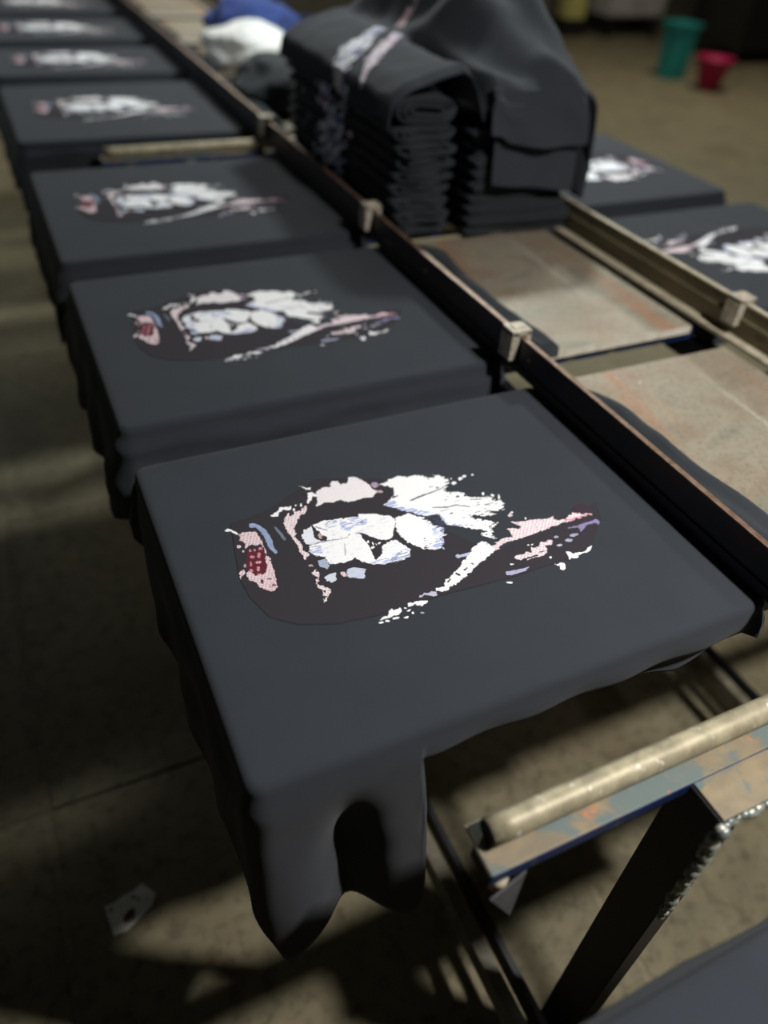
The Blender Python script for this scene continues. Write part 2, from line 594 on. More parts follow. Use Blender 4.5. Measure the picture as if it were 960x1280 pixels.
ART = [
 # dark wine-brown body of the print
 ('D', (0, 0), PD, [(288, 655), (330, 640), (395, 598), (480, 598), (500, 640), (620, 690), (700, 648), (745, 628), (752, 650), (735, 690), (640, 722), (560, 742), (470, 770), (420, 780), (373, 781), (337, 772), (312, 747), (299, 722)]),
 ('D', A7, (0.047, 0.031, 0.042), ell(755, 165, 62, 48)),
 # head-cloth, left end
 ('W', A1, PW, [(60, 440), (90, 430), (130, 440), (170, 470), (160, 477), (120, 455), (85, 449)]),
 ('K', A1, PK, [(170, 480), (200, 450), (240, 455), (300, 450), (345, 520), (370, 580), (385, 615), (350, 600), (340, 545), (300, 550), (240, 550), (215, 580), (215, 540), (180, 515)]),
 ('K', A1, PK, ell(172, 562, 14, 14)), ('K', A1, PK, ell(204, 600, 8, 8)),
 ('B', A1, PB, [(245, 395), (275, 385), (330, 405), (380, 440), (420, 510), (435, 570), (465, 605), (445, 615), (400, 575), (370, 510), (335, 450), (300, 420), (255, 420)]),
 ('B', A1, (0.16, 0.2, 0.27), [(432, 405), (460, 425), (500, 465), (528, 510), (510, 518), (480, 480), (450, 440)]),
 ('R', A2, PR, [(240, 45), (360, 25), (372, 110), (388, 180), (370, 230), (310, 242), (250, 215), (228, 140)]),
 ('K', A2, (0.62, 0.30, 0.36), ell(273, 100, 17, 13)), ('K', A2, (0.62, 0.30, 0.36), ell(322, 88, 13, 22)),
 ('K', A2, (0.62, 0.30, 0.36), ell(263, 152, 9, 20)), ('K', A2, (0.7, 0.4, 0.45), ell(318, 140, 23, 11)),
 ('K', A2, (0.62, 0.30, 0.36), ell(318, 190, 13, 20)), ('K', A2, (0.62, 0.30, 0.36), ell(264, 204, 18, 12)),
 ('K', A2, (0.62, 0.30, 0.36), ell(325, 232, 18, 8)), ('K', A2, (0.55, 0.3, 0.35), ell(256, 54, 10, 10)),
 ('K', A2, (0.55, 0.3, 0.35), ell(333, 38, 16, 10)), ('K', A2, (0.55, 0.3, 0.35), ell(290, 50, 9, 10)),
 ('K', A2, PK, [(370, 90), (400, 95), (415, 150), (430, 200), (455, 280), (468, 330), (430, 360), (370, 345), (320, 320), (300, 290), (255, 280), (225, 230), (235, 205), (270, 215), (290, 240), (340, 235), (370, 225), (392, 180), (370, 130)]),
 ('K', A2, PK, [(185, 210), (205, 195), (215, 215), (200, 240), (185, 275), (180, 250)]),
 ('K', A2, (0.5, 0.4, 0.42), ell(218, 165, 10, 16)),
 ('R', A2, (0.1, 0.04, 0.06), ell(345, 285, 12, 16)), ('R', A2, (0.3, 0.12, 0.18), ell(435, 310, 18, 12)), ('R', A2, (0.2, 0.1, 0.12), ell(400, 265, 22, 5)),
 # brow band
 ('W', A1, PW, [(405, 325), (455, 300), (490, 265), (565, 262), (560, 285), (510, 285), (480, 305), (460, 335), (420, 338)]),
 ('K', A1, (0.86, 0.78, 0.80), [(510, 345), (545, 305), (550, 340), (590, 300), (640, 285), (665, 255), (685, 260), (675, 300), (640, 320), (620, 350), (600, 390), (590, 430), (600, 500), (640, 540), (655, 590), (690, 610), (710, 630), (690, 640), (665, 660), (640, 615), (600, 540), (570, 490), (540, 460), (515, 410)]),
 ('W', A1, PW, [(680, 240), (690, 205), (692, 160), (720, 155), (760, 175), (760, 190), (725, 188), (715, 215), (695, 245)]),
 ('W', A1, PW, ell(597, 254, 7, 7)), ('W', A1, PW, ell(638, 252, 7, 14)), ('W', A1, PW, ell(585, 285, 9, 10)),
 ('W', A1, PW, [(628, 108), (665, 120), (715, 120), (710, 133), (670, 133)]),
 # top head-cloth patch
 ('W', A3, (0.88, 0.83, 0.86), [(155, 150), (200, 120), (250, 115), (270, 75), (310, 70), (330, 95), (380, 85), (395, 45), (440, 40), (500, 65), (540, 95), (570, 130), (640, 150), (600, 165), (570, 185), (500, 200), (440, 215), (380, 225), (340, 210), (280, 230), (215, 235), (160, 265), (155, 210)]),
 ('K', A3, (0.45, 0.36, 0.5), ell(590, 100, 28, 22)), ('K', A3, (0.55, 0.4, 0.45), ell(625, 150, 30, 10)),
 # forehead
 ('F', A3, (0.82, 0.84, 0.92), [(110, 405), (130, 420), (130, 470), (145, 505), (190, 520), (130, 545), (85, 545), (55, 520), (45, 490), (60, 440), (85, 430)]),
 ('F', A3, PW, [(135, 405), (170, 380), (240, 365), (350, 350), (470, 335), (465, 318), (600, 320), (700, 330), (735, 350), (746, 380), (733, 430), (728, 500), (680, 513), (610, 505), (550, 480), (500, 460), (470, 460), (400, 470), (390, 500), (320, 512), (240, 515), (215, 495), (180, 455), (145, 430)]),
 ('F', A3, PW, [(170, 527), (240, 512), (320, 510), (380, 495), (420, 465), (480, 470), (510, 510), (545, 545), (565, 590), (580, 630), (600, 660), (640, 620), (650, 560), (700, 520), (740, 505), (790, 535), (830, 565), (865, 590), (850, 630), (800, 665), (740, 670), (690, 690), (560, 695), (530, 685), (480, 665), (440, 650), (400, 675), (330, 685), (260, 700), (240, 680), (220, 640), (150, 630), (100, 600), (100, 560), (140, 540)]),
 ('N', A3, (0.45, 0.52, 0.78), [(325, 370), (470, 340), (540, 360), (520, 400), (440, 410), (400, 450), (340, 430)]),
 ('N', A3, (0.35, 0.40, 0.62), [(690, 690), (720, 630), (830, 580), (868, 590), (850, 635), (800, 670)]),
 ('N', A3, (0.5, 0.56, 0.8), [(540, 690), (600, 665), (690, 640), (700, 690)]),
 ('N', A3, (0.5, 0.56, 0.8), [(100, 560), (180, 550), (200, 600), (230, 640), (150, 635), (100, 600)]),
 ('N', A3, (0.45, 0.5, 0.7), [(200, 380), (300, 365), (310, 400), (240, 430)]),
 ('D', A3, (0.09, 0.09, 0.12), ell(492, 378, 16, 6, -.4)),
 ('D', A3, PD, [(737, 345), (752, 348), (760, 380), (746, 400), (740, 470), (736, 505), (726, 505), (728, 480), (736, 420), (748, 380)]),
 ('D', A3, PD, [(470, 457), (520, 466), (560, 488), (620, 508), (650, 515), (700, 508), (650, 545), (630, 570), (637, 620), (602, 664), (570, 615), (560, 570), (530, 530), (500, 505), (500, 485)]),
 ('W', A3, PW, ell(540, 527, 9, 10)), ('W', A3, PW, ell(576, 570, 16, 9, -.5)), ('W', A3, PW, ell(577, 541, 5, 14, -.4)), ('W', A3, PW, ell(602, 545, 4, 12, -.3)), ('W', A3, PW, ell(625, 535, 12, 5, -.6)),
 ('D', A3, PD, [(112, 400), (125, 398), (142, 430), (170, 452), (185, 470), (225, 485), (235, 502), (205, 520), (160, 512), (135, 490), (128, 455)]),
 ('K', A3, (0.62, 0.42, 0.42), [(160, 478), (180, 462), (205, 488), (200, 505), (170, 495)]),
 ('D', A3, (0.03, 0.02, 0.03), ell(196, 492, 7, 6)),
 ('D', A3, (0.3, 0.3, 0.38), [(145, 410), (190, 425), (235, 436), (235, 441), (185, 432), (145, 418)]),
 ('D', A3, (0.3, 0.3, 0.38), [(130, 540), (220, 518), (310, 506), (390, 490), (390, 494), (310, 512), (220, 524), (140, 546)]),
 ('D', A3, (0.35, 0.35, 0.42), [(362, 540), (367, 540), (374, 630), (367, 630)]),
 # beard tufts and chain
 ('F', A4, (0.42, 0.47, 0.62), [(160, 370), (220, 350), (245, 400), (230, 430), (190, 415)]),
 ('F', A4, (0.66, 0.70, 0.80), [(210, 490), (250, 465), (300, 455), (308, 520), (270, 525), (225, 515)]),
 ('K', A4, (0.8, 0.66, 0.66), [(335, 455), (365, 450), (385, 470), (375, 490), (345, 480)]),
 ('F', A4, (0.60, 0.65, 0.78), [(380, 440), (430, 415), (525, 430), (505, 500), (470, 505), (440, 490), (390, 495)]),
 ('K', A4, (0.84, 0.76, 0.78), [(115, 455), (150, 430), (150, 450), (185, 460), (175, 490), (165, 540), (215, 565), (250, 570), (262, 600), (240, 635), (205, 630), (195, 590), (165, 570), (150, 540), (160, 490), (125, 468)]),
 ('D', A4, PD, [(200, 592), (222, 585), (224, 612), (210, 604)]),
 ('W', A4, PW, [(198, 650), (215, 660), (240, 640), (225, 672), (205, 675)]),
 ('K', A4, (0.6, 0.4, 0.42), [(95, 400), (125, 395), (130, 410), (110, 415)]),
 # mane
 ('M', A5, PW, [(0, 105), (60, 95), (110, 105), (160, 85), (220, 90), (240, 105), (300, 100), (340, 85), (380, 100), (425, 120), (400, 165), (385, 200), (430, 215), (510, 210), (545, 225), (540, 245), (620, 250), (690, 250), (740, 250), (775, 285), (800, 265), (840, 300), (850, 335), (790, 350), (720, 355), (775, 380), (740, 395), (600, 385), (585, 402), (650, 415), (760, 430), (765, 470), (730, 480), (750, 520), (765, 560), (740, 560), (690, 545), (700, 500), (640, 490), (560, 485), (510, 465), (450, 460), (390, 450), (360, 400), (330, 375), (250, 395), (160, 370), (90, 355), (0, 325), (-65, 310), (18, 246), (12, 186), (-30, 168), (-105, 156), (-50, 135)]),
 ('N', A5, (0.42, 0.5, 0.8), [(-60, 312), (10, 270), (60, 320), (250, 355), (360, 385), (250, 398), (160, 372), (90, 356), (0, 327)]),
 ('N', A5, (0.40, 0.48, 0.75), [(360, 385), (420, 440), (520, 455), (520, 470), (450, 462), (385, 452)]),
 ('D', A5, (0.06, 0.06, 0.09), [(130, 275), (200, 245), (340, 195), (385, 173), (388, 180), (330, 208), (210, 252), (140, 281)]),
 ('D', A5, (0.06, 0.06, 0.09), [(0, 255), (45, 236), (46, 242), (0, 266)]),
 ('D', A5, (0.07, 0.07, 0.10), [(300, 325), (420, 322), (480, 305), (580, 320), (580, 326), (480, 312), (420, 330), (310, 333)]),
 ('D', A5, (0.1, 0.1, 0.14), [(575, 266), (640, 264), (720, 262), (640, 272), (590, 272)]),
 ('D', A5, (0.1, 0.1, 0.14), [(690, 306), (760, 290), (762, 294), (700, 312)]),
 ('M', A5, PW, [(30, 405), (130, 375), (220, 400), (300, 460), (385, 480), (345, 505), (388, 530), (350, 560), (372, 600), (345, 610), (372, 630), (310, 645), (230, 635), (110, 585), (40, 510), (25, 460)]),
 ('N', A5, (0.45, 0.52, 0.8), [(240, 420), (300, 460), (388, 480), (388, 640), (300, 640), (330, 560), (300, 500)]),
 ('N', A5, (0.07, 0.07, 0.12), [(232, 400), (350, 375), (365, 410), (400, 450), (340, 480), (290, 460), (250, 420)]),
 ('W', A5, PW, ell(465, 145, 18, 11, -.2)), ('W', A5, PW, ell(513, 113, 18, 11, -.3)), ('W', A5, PW, ell(540, 95, 16, 8, -.2)), ('W', A5, PW, ell(604, 84, 9, 6)),
 ('W', A5, PW, ell(682, 228, 11, 12)), ('W', A5, PW, ell(752, 238, 14, 9, .4)), ('W', A5, PW, ell(801, 250, 8, 20)), ('W', A5, PW, ell(442, 112, 5, 5)), ('W', A5, PW, ell(790, 442, 10, 4)),
 ('K', A5, (0.85, 0.80, 0.82), [(880, 370), (910, 365), (895, 402), (875, 405)]),
 # sweeping pale band
 ('K', A7, (0.86, 0.76, 0.80), [(-30, 430), (40, 402), (85, 440), (130, 420), (100, 408), (150, 393), (185, 370), (250, 375), (225, 330), (205, 310), (250, 300), (290, 310), (300, 290), (240, 265), (245, 253), (320, 255), (400, 235), (520, 230), (545, 210), (555, 240), (640, 235), (690, 200), (705, 185), (760, 198), (830, 190), (830, 202), (700, 240), (600, 275), (500, 310), (420, 340), (300, 380), (200, 410), (110, 475), (30, 545), (-30, 570)]),
 ('K', A7, (0.75, 0.36, 0.44), [(620, 238), (690, 232), (790, 200), (830, 190), (832, 202), (700, 240), (640, 252)]),
 ('W', A7, PW, [(-150, 470), (-60, 450), (20, 405), (90, 450), (110, 475), (30, 545), (-30, 585), (-150, 590)][1:7]),
 ('W', A6, (0.88, 0.86, 0.89), [(860, 0), (920, 10), (950, 50), (900, 90), (830, 150), (795, 185), (740, 240), (680, 290), (620, 330), (560, 365), (510, 350), (500, 335), (560, 320), (590, 270), (640, 230), (660, 190), (700, 180), (700, 140), (740, 120), (735, 80), (800, 40)]),
 ('D', A6, PD, ell(675, 230, 22, 7, .5)), ('D', A6, PD, ell(730, 192, 18, 7, -.7)), ('D', A6, PD, ell(610, 275, 22, 5, -.8)), ('D', A6, PD, ell(785, 150, 16, 4, .3)),
 ('F', A6, (0.55, 0.52, 0.66), [(380, 395), (440, 370), (500, 355), (518, 380), (500, 402), (440, 380), (390, 405)]),
 ('W', A6, PW, [(300, 450), (350, 435), (440, 425), (450, 435), (400, 465), (350, 455), (310, 475)]),
 ('W', A6, PW, [(90, 575), (110, 550), (150, 540), (160, 505), (180, 485), (195, 500), (240, 480), (255, 508), (225, 535), (190, 540), (170, 555), (130, 562)]),
 ('W', A6, PW, ell(98, 592, 20, 8, -.2)), ('W', A6, PW, ell(145, 580, 20, 7)), ('W', A6, PW, ell(210, 558, 28, 8, -.2)), ('W', A6, PW, ell(287, 552, 20, 8, -.2)), ('W', A6, PW, ell(308, 500, 18, 7, -.5)), ('W', A6, PW, ell(338, 520, 8, 8)), ('W', A6, (0.5, 0.5, 0.5), ell(407, 519, 18, 5)), ('W', A6, PW, ell(280, 484, 8, 5)),
 ('F', A6, (0.50, 0.54, 0.70), [(655, 95), (700, 75), (765, 65), (740, 90), (680, 108)]),
 # right side strokes
 ('B', A7, PP, [(640, 305), (740, 280), (870, 235), (900, 255), (885, 280), (870, 262), (800, 280), (755, 335), (740, 300)]),
 ('B', A7, (0.4, 0.4, 0.52), ell(572, 370, 20, 8)), ('B', A7, (0.4, 0.4, 0.55), ell(665, 395, 30, 12)), ('B', A7, (0.35, 0.35, 0.5), ell(705, 355, 35, 11, -.2)), ('B', A7, (0.5, 0.5, 0.62), ell(597, 432, 22, 9)),
 ('K', A7, (0.82, 0.74, 0.78), [(255, 510), (310, 500), (345, 480), (385, 490), (385, 450), (440, 450), (450, 410), (500, 410), (510, 392), (542, 398), (530, 430), (480, 435), (510, 465), (480, 510), (350, 545), (345, 530), (300, 545), (260, 535)]),
 ('D', A7, PD, [(345, 528), (430, 500), (440, 508), (350, 538)]), ('D', A7, PD, ell(465, 478, 22, 4, -.3)),
 ('B', A7, (0.42, 0.42, 0.60), [(190, 635), (230, 625), (370, 595), (340, 625), (240, 655), (200, 655)]),
 ('W', A7, PW, [(640, 475), (700, 490), (780, 485), (830, 435), (845, 455), (800, 490), (730, 500), (735, 530), (680, 525), (670, 540), (655, 500)]),
 ('W', A7, PW, [(560, 575), (635, 565), (630, 620), (605, 610), (600, 590)]), ('W', A7, PW, ell(528, 522, 10, 9)), ('W', A7, PW, ell(242, 575, 14, 6)), ('W', A7, PW, ell(220, 712, 26, 8)), ('W', A7, PW, ell(342, 232, 6, 9)), ('W', A7, PW, ell(362, 430, 8, 6)), ('W', A7, PW, ell(390, 426, 8, 6)),
]


def vnoise(x, y, seed=0):
    """smooth value noise on numpy arrays"""
    xi, yi = np.floor(x).astype(np.int64), np.floor(y).astype(np.int64)
    fx, fy = x - xi, y - yi
    fx = fx * fx * (3 - 2 * fx)
    fy = fy * fy * (3 - 2 * fy)

    def h(a, b):
        n = (a * 374761393 + b * 668265263 + seed * 974634777) & 0x7fffffff
        n = ((n ^ (n >> 13)) * 1274126177) & 0x7fffffff
        return ((n ^ (n >> 16)) & 0xffff) / 65535.0
    return (h(xi, yi) * (1 - fx) + h(xi + 1, yi) * fx) * (1 - fy) + (h(xi, yi + 1) * (1 - fx) + h(xi + 1, yi + 1) * fx) * fy


def inside(px, py, poly):
    r = np.zeros(px.shape, bool)
    n = len(poly)
    for i in range(n):
        x0, y0 = poly[i]
        x1, y1 = poly[(i + 1) % n]
        if y0 == y1:
            continue
        c = ((y0 > py) != (y1 > py)) & (px < (x1 - x0) * (py - y0) / (y1 - y0) + x0)
        r ^= c
    return r


def raster(xs_, ys_):
    """colour of the artwork at table coordinates (arrays in table units); returns painted mask and rgb"""
    Mi = np.array(M)
    d = np.stack([xs_, ys_, -np.ones_like(xs_)], -1)
    q = d @ Mi
    px = 480 + FPX * q[..., 0] / -q[..., 2]
    py = 640 - FPX * q[..., 1] / -q[..., 2]
    n1 = vnoise(px / 2.2, py / 1.6, 1) - .5
    n2 = vnoise(px / 2.2, py / 1.6, 2) - .5
    n3 = vnoise(px / 5.0, py / 3.0, 3) - .5
    qx, qy = px + 2.4 * n1 + 2.0 * n3, py + 1.6 * n2 + 1.4 * n3
    hair = vnoise((px * .95 - py * .3) / 7.0, (py + px * .28) / 0.9, 5)     # strokes along the mane
    hair2 = vnoise((px * .95 - py * .3) / 22.0, (py + px * .28) / 6.0, 15)
    fine = vnoise(px / 1.3, py / 1.1, 6)
    mask = np.zeros(px.shape, bool)
    rgb = np.zeros(px.shape + (3,))
    for kind, org, col, pts in ART:
        k = 6.0 if org != (0, 0) else 1.0
        poly = [(org[0] + a / k, org[1] + b / k) for a, b in pts]
        bx0, bx1 = min(p[0] for p in poly) - 4, max(p[0] for p in poly) + 4
        by0, by1 = min(p[1] for p in poly) - 4, max(p[1] for p in poly) + 4
        sel = (px > bx0) & (px < bx1) & (py > by0) & (py < by1)
        ii = np.nonzero(sel)
        if kind == 'M':
            hq = hair[ii] - .5
            m_ = inside(qx[ii] + 11 * hq * (px[ii] > 520), qy[ii] + 1.5 * hq, poly)
            m_ &= ~((hair[ii] > .80) & (fine[ii] > .35) & (px[ii] > 530) & (hair2[ii] > .5))
        elif kind in 'WKFN' and len(poly) != 12:
            m_ = inside(qx[ii], qy[ii], poly)
        else:
            m_ = inside(px[ii] + n1[ii] * .7, py[ii] + n2[ii] * .7, poly)
        c = np.array(col)[None, :] * np.ones((m_.size, 1))
        h_, f_ = hair[ii], fine[ii]
        if kind == 'K':      # woven head-cloth speckle
            w = (np.sin(px[ii] * 1.5 + py[ii] * .35) > .35) & (np.sin(py[ii] * 2.1 - px[ii] * .3) > -.1)
            c = np.where((w | (f_ > .84))[:, None], c * np.array([.72, .50, .56]), c)
        elif kind == 'W':
            c = np.where((f_ > .93)[:, None], c * .7, c)
        elif kind == 'F':
            c = np.where((h_ > .80)[:, None], c * np.array([.80, .84, .93]), c)
        elif kind == 'N':    # streaky overlay
            m_ = m_ & (h_ > .45)
        elif kind == 'B':
            c = c * (0.75 + .5 * f_[:, None])
        jj = tuple(a[m_] for a in ii)
        mask[jj] = True
        rgb[jj] = c[m_]
    return mask, rgb


def ink_mesh(name, mask, pos, rgb):
    """one quad per painted cell; pos is (h+1, w+1, 3) corner positions"""
    h, w = mask.shape
    jj, ii = np.nonzero(mask)
    idx = np.stack([jj * (w + 1) + ii, jj * (w + 1) + ii + 1, (jj + 1) * (w + 1) + ii + 1, (jj + 1) * (w + 1) + ii], -1)
    used, inv = np.unique(idx.ravel(), return_inverse=True)
    me = bpy.data.meshes.new(name)
    vs = pos.reshape(-1, 3)[used]
    nf = len(jj)
    me.vertices.add(len(vs))
    me.vertices.foreach_set('co', vs.astype(np.float32).ravel())
    me.loops.add(nf * 4)
    me.loops.foreach_set('vertex_index', inv.astype(np.int32).ravel())
    me.polygons.add(nf)
    me.polygons.foreach_set('loop_start', np.arange(0, nf * 4, 4, dtype=np.int32))
    me.update(calc_edges=True)
    at = me.color_attributes.new('ink', 'FLOAT_COLOR', 'CORNER')
    c = np.ones((nf, 4, 4), np.float32)
    c[:, :, :3] = rgb[jj, ii][:, None, :]
    at.data.foreach_set('color', c.ravel())
    me.materials.append(MAT['ink'])
    me.validate()
    return me


CX, CY1 = 1.465, 0.9445
cell = 0.00085 / S
gx = np.arange(0.20, 1.04, cell)
gy = np.arange(0.72, 1.17, cell)
xx, yy = np.meshgrid(gx, gy)
xc, yc = xx[:-1, :-1] + cell / 2, yy[:-1, :-1] + cell / 2
mask, rgb = raster(xc, yc)
pos = np.stack([(xx - CX) * S, (yy - CY1) * S, np.full_like(xx, 0.0006)], -1)
lion_me = ink_mesh('lion_print', mask, pos, rgb)

# ------------------------------------------------------------------ shirts stretched over the plates


def near_len_first(x):
    """hang of the near side of the foreground shirt: a sleeve on the left, a short hem on the right"""
    pts = [(0.09, .20), (0.112, .36), (0.128, .52), (0.149, .64), (0.174, .58), (0.210, .57), (0.25, .60), (0.29, .63),
           (0.330, .70), (0.345, .73), (0.366, .68), (0.376, .40), (0.386, .07), (0.60, .065), (0.80, .085), (0.95, .125), (1.05, .09), (1.2, .05)]
    for (a, la), (b, lb) in zip(pts, pts[1:]):
        if x <= b:
            return la + (lb - la) * max(0, (x - a)) / (b - a)
    return .05


def make_shirt(si, label, flip=False, seed=0, first_one=False, group='printed black t-shirts stretched on the plates'):
    y0, y1 = ST[si]
    cy = (y0 + y1) / 2
    if flip:
        y0, y1 = cy - (y1 - y0) / 2, cy + (y1 - y0) / 2
    root = empty('printed_shirt', V(CX, cy, 0), label, 't-shirt', group, math.pi if flip else 0)
    x0, x1 = 0.118, 1.122
    rc = 0.03
    nx, ny, nc = 120, 90, 8
    loop = []       # (x, y, nx, ny, side, t)
    # near side, left to right ; right ; far ; left  (counter clockwise)
    for i in range(nx + 1):
        x = x0 + rc + (x1 - x0 - 2 * rc) * i / nx
        loop.append((x, y0, 0, -1, 'near'))
    for i in range(1, nc):
        a = -math.pi / 2 + math.pi / 2 * i / nc
        loop.append((x1 - rc + rc * math.cos(a), y0 + rc + rc * math.sin(a), math.cos(a), math.sin(a), 'cr'))
    for i in range(ny + 1):
        loop.append((x1, y0 + rc + (y1 - y0 - 2 * rc) * i / ny, 1, 0, 'right'))
    for i in range(1, nc):
        a = math.pi / 2 * i / nc
        loop.append((x1 - rc + rc * math.cos(a), y1 - rc + rc * math.sin(a), math.cos(a), math.sin(a), 'cf'))
    for i in range(nx + 1):
        loop.append((x1 - rc - (x1 - x0 - 2 * rc) * i / nx, y1, 0, 1, 'far'))
    for i in range(1, nc):
        a = math.pi / 2 + math.pi / 2 * i / nc
        loop.append((x0 + rc + rc * math.cos(a), y1 - rc + rc * math.sin(a), math.cos(a), math.sin(a), 'cf2'))
    for i in range(ny + 1):
        loop.append((x0, y1 - rc - (y1 - y0 - 2 * rc) * i / ny, -1, 0, 'left'))
    for i in range(1, nc):
        a = math.pi + math.pi / 2 * i / nc
        loop.append((x0 + rc + rc * math.cos(a), y0 + rc + rc * math.sin(a), math.cos(a), math.sin(a), 'cn'))
    cxm, cym = (x0 + x1) / 2, cy
    O = Vector((CX, cy, 0))

    def hang(x, y, side):
        w = ns(x * 5 + seed, y * 5, seed * 3.1)
        lf = 0.24 + 0.10 * w                      # left drape
        if first_one:
            ln = near_len_first(x)
            lf = 0.26 + 0.08 * math.sin(y * 9) + .05 * w
            if y < 0.68:
                lf = 0.26 + (0.68 - y) * 1.1
        else:
            ln = 0.20 + 0.05 * w
            if si == 4:
                ln = 0.30 + .03 * w
            if si == 0:
                ln = .12
        lr = 0.035
        lfar = 0.06 + 0.02 * w
        return {'near': ln, 'right': lr, 'far': lfar, 'left': lf,
                'cr': ln * .5 + lr * .5, 'cf': lr, 'cf2': (lfar + lf) / 2, 'cn': ln * .6 + lf * .4}[side]

    Ls = [hang(p[0], p[1], p[4]) for p in loop]
    n = len(Ls)
    for _ in range(2 if first_one else 10):
        Ls = [(Ls[i - 1] + 2 * Ls[i] + Ls[(i + 1) % n]) / 4 for i in range(n)]
    er = 0.016      # rounding of the edge
    bm = bmesh.new()
    rows = []
    for f in (0.0, 0.2, 0.45, 0.7, 0.85, 0.94):
        r = []
        for (x, y, nx_, ny_, sd) in loop:
            X, Y = cxm + (x - cxm) * f, cym + (y - cym) * f
            r.append(Vector((X, Y, 0.0)))
        rows.append(r)
    for k in range(5):
        a = math.pi / 2 * k / 4
        r = []
        for i, (x, y, nx_, ny_, sd) in enumerate(loop):
            off = -er + er * math.sin(a)
            dz = -er + er * math.cos(a)
            r.append(Vector((x + nx_ * off, y + ny_ * off, dz)))
        rows.append(r)
    nd = 26
    for k in range(1, nd + 1):
        r = []
        for i, (x, y, nx_, ny_, sd) in enumerate(loop):
            L = Ls[i]
            d = L * k / nd
            s = (x * (1 if abs(ny_) > .5 else 0) + y * (1 if abs(nx_) > .5 else 0))
            fold = (0.009 if first_one else 0.014) * math.sin(s * 26 + seed * 1.7 + 2.0 * ns(s * 4, seed)) * sm(0, .22, d)
            wr = (0.003 if first_one and sd in ('near', 'cn') else 0.006) * ns(x * 7 + seed, y * 7, d * (9 if first_one else 26) + seed) * sm(0, .05, d)
            out = 0.02 * sm(0, .15, d) + fold + wr + 0.012 * sm(0, .04, d)
            shx = 0.0
            if sd in ('near', 'cn') and not first_one:
                # slack cloth: horizontal swags
                out += 0.0055 * math.sin(d * 48 + 5 * ns(x * 3, seed) + x * 3) * sm(.01, .06, d) * (.4 if sd == 'cn' else 1)
            if first_one:
                if sd in ('near', 'cn'):
                    if x < 0.386:
                        dip = math.exp(-((x - 0.262) / 0.036) ** 2)
                        out = 0.012 * sm(0, .05, d) - 0.03 * d - 0.06 * dip * sm(0.02, .35, d) + wr
                        out += 0.02 * sm(0.1, .5, d) * math.exp(-((x - 0.17) / 0.04) ** 2)
                        shx = (x - 0.13) * 0.35 * d / 0.5
                    else:
                        out = 0.004 * sm(0.0, .03, d) - 0.02 * sm(0.04, .1, d) + 0.25 * wr + 0.003 * math.sin(x * 34) * sm(0, .04, d)
                elif sd == 'left':
                    out = 0.012 * sm(0, .1, d) + fold * .8 + wr + 0.02 * math.exp(-((y - 1.12) / .035) ** 2) * sm(.18, .3, d)
            if sd == 'right':
                out = -0.004 * sm(0, .03, d)
            r.append(Vector((x + nx_ * out + shx, y + ny_ * out, -er - d)))
        rows.append(r)
    rr = []
    for r in rows:
        q = []
        for p in r:
            z = p.z
            if p.z > -0.02:
                z += 0.0012 * (ns(p.x * 6, p.y * 6, seed) ) * 0.4
            q.append(Vector(((p.x - O.x) * S, (p.y - O.y) * S, z * S)))
        rr.append(q)
    R = grid(bm, rr[1:], True)
    c = bm.verts.new(((cxm - O.x) * S, 0, 0))
    for i in range(n):
        bm.faces.new((c, R[0][i], R[0][(i + 1) % n]))
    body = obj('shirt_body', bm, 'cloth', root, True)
    sol = body.modifiers.new('thickness', 'SOLIDIFY')
    sol.thickness = 0.0009
    sol.offset = -1
    # gathered hem beyond the rail
    hem_bm = bm = bmesh.new()
    rows = []
    N, K = 46, 14
    for j in range(N + 1):
        t = j / N
        y = y0 - 0.03 + (y1 - y0 + 0.03) * t
        X = 1.262 + 0.018 * math.sin(t * 5 + seed) + 0.008 * ns(t * 6, seed)
        if flip:
            X -= 0.112
        X = 1.15 + (X - 1.15) * (sm(1.02, .80, t))
        hgt = 0.052 * (0.45 + .55 * sm(1.03, .7, t))
        r = []
        for k in range(K + 1):
            a = math.pi * k / K
            u_ = -math.cos(a)
            xx_ = 1.122 + (X - 1.122) * (u_ + 1) / 2
            zz = hgt * math.sin(a) ** .7 * (1 + .22 * math.sin(u_ * 5 + t * 7 + seed) + .12 * ns(t * 12, u_ * 3, seed)) - 0.0045
            r.append(Vector(((xx_ - O.x) * S, (y - O.y) * S, zz * S)))
        rows.append(r)
    R = grid(bm, rows)
    bm.faces.new(R[0])
    bm.faces.new(R[-1][::-1])
    if not flip:
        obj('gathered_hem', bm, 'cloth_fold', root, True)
    else:
        bm.free()
    pr = bpy.data.objects.new('lion_print', lion_me)
    sc.collection.objects.link(pr)
    pr.parent = root
    pr['label'] = 'white, blue and red print of a lion in a checked head-cloth'
    return root


labs = {0: 'black t-shirt of which only a plain corner shows at bottom right',
        1: 'sharp black lion-print t-shirt in the foreground with its sleeve hanging down',
        2: 'black lion-print t-shirt second from the front, by the nearest rail clip',
        3: 'black lion-print t-shirt third from the front, just before the two pale bars',
        4: 'black lion-print t-shirt just behind the two pale bars',
        5: 'blurred black t-shirt fifth in the left row, second beyond the pale bars',
        6: 'blurred black t-shirt sixth in the left row, near the top left corner',
        7: 'farthest blurred black t-shirt of the left row at the top edge'}
for si in range(8):
    r = make_shirt(si, labs[si], seed=si * 1.37 + .3, first_one=(si == 1))
make_shirt(2, 'black lion-print t-shirt at the right edge, print pointing the other way', flip=True, seed=9.1)
make_shirt(3, 'black lion-print t-shirt right of the pile, partly hidden behind it', flip=True, seed=11.7)

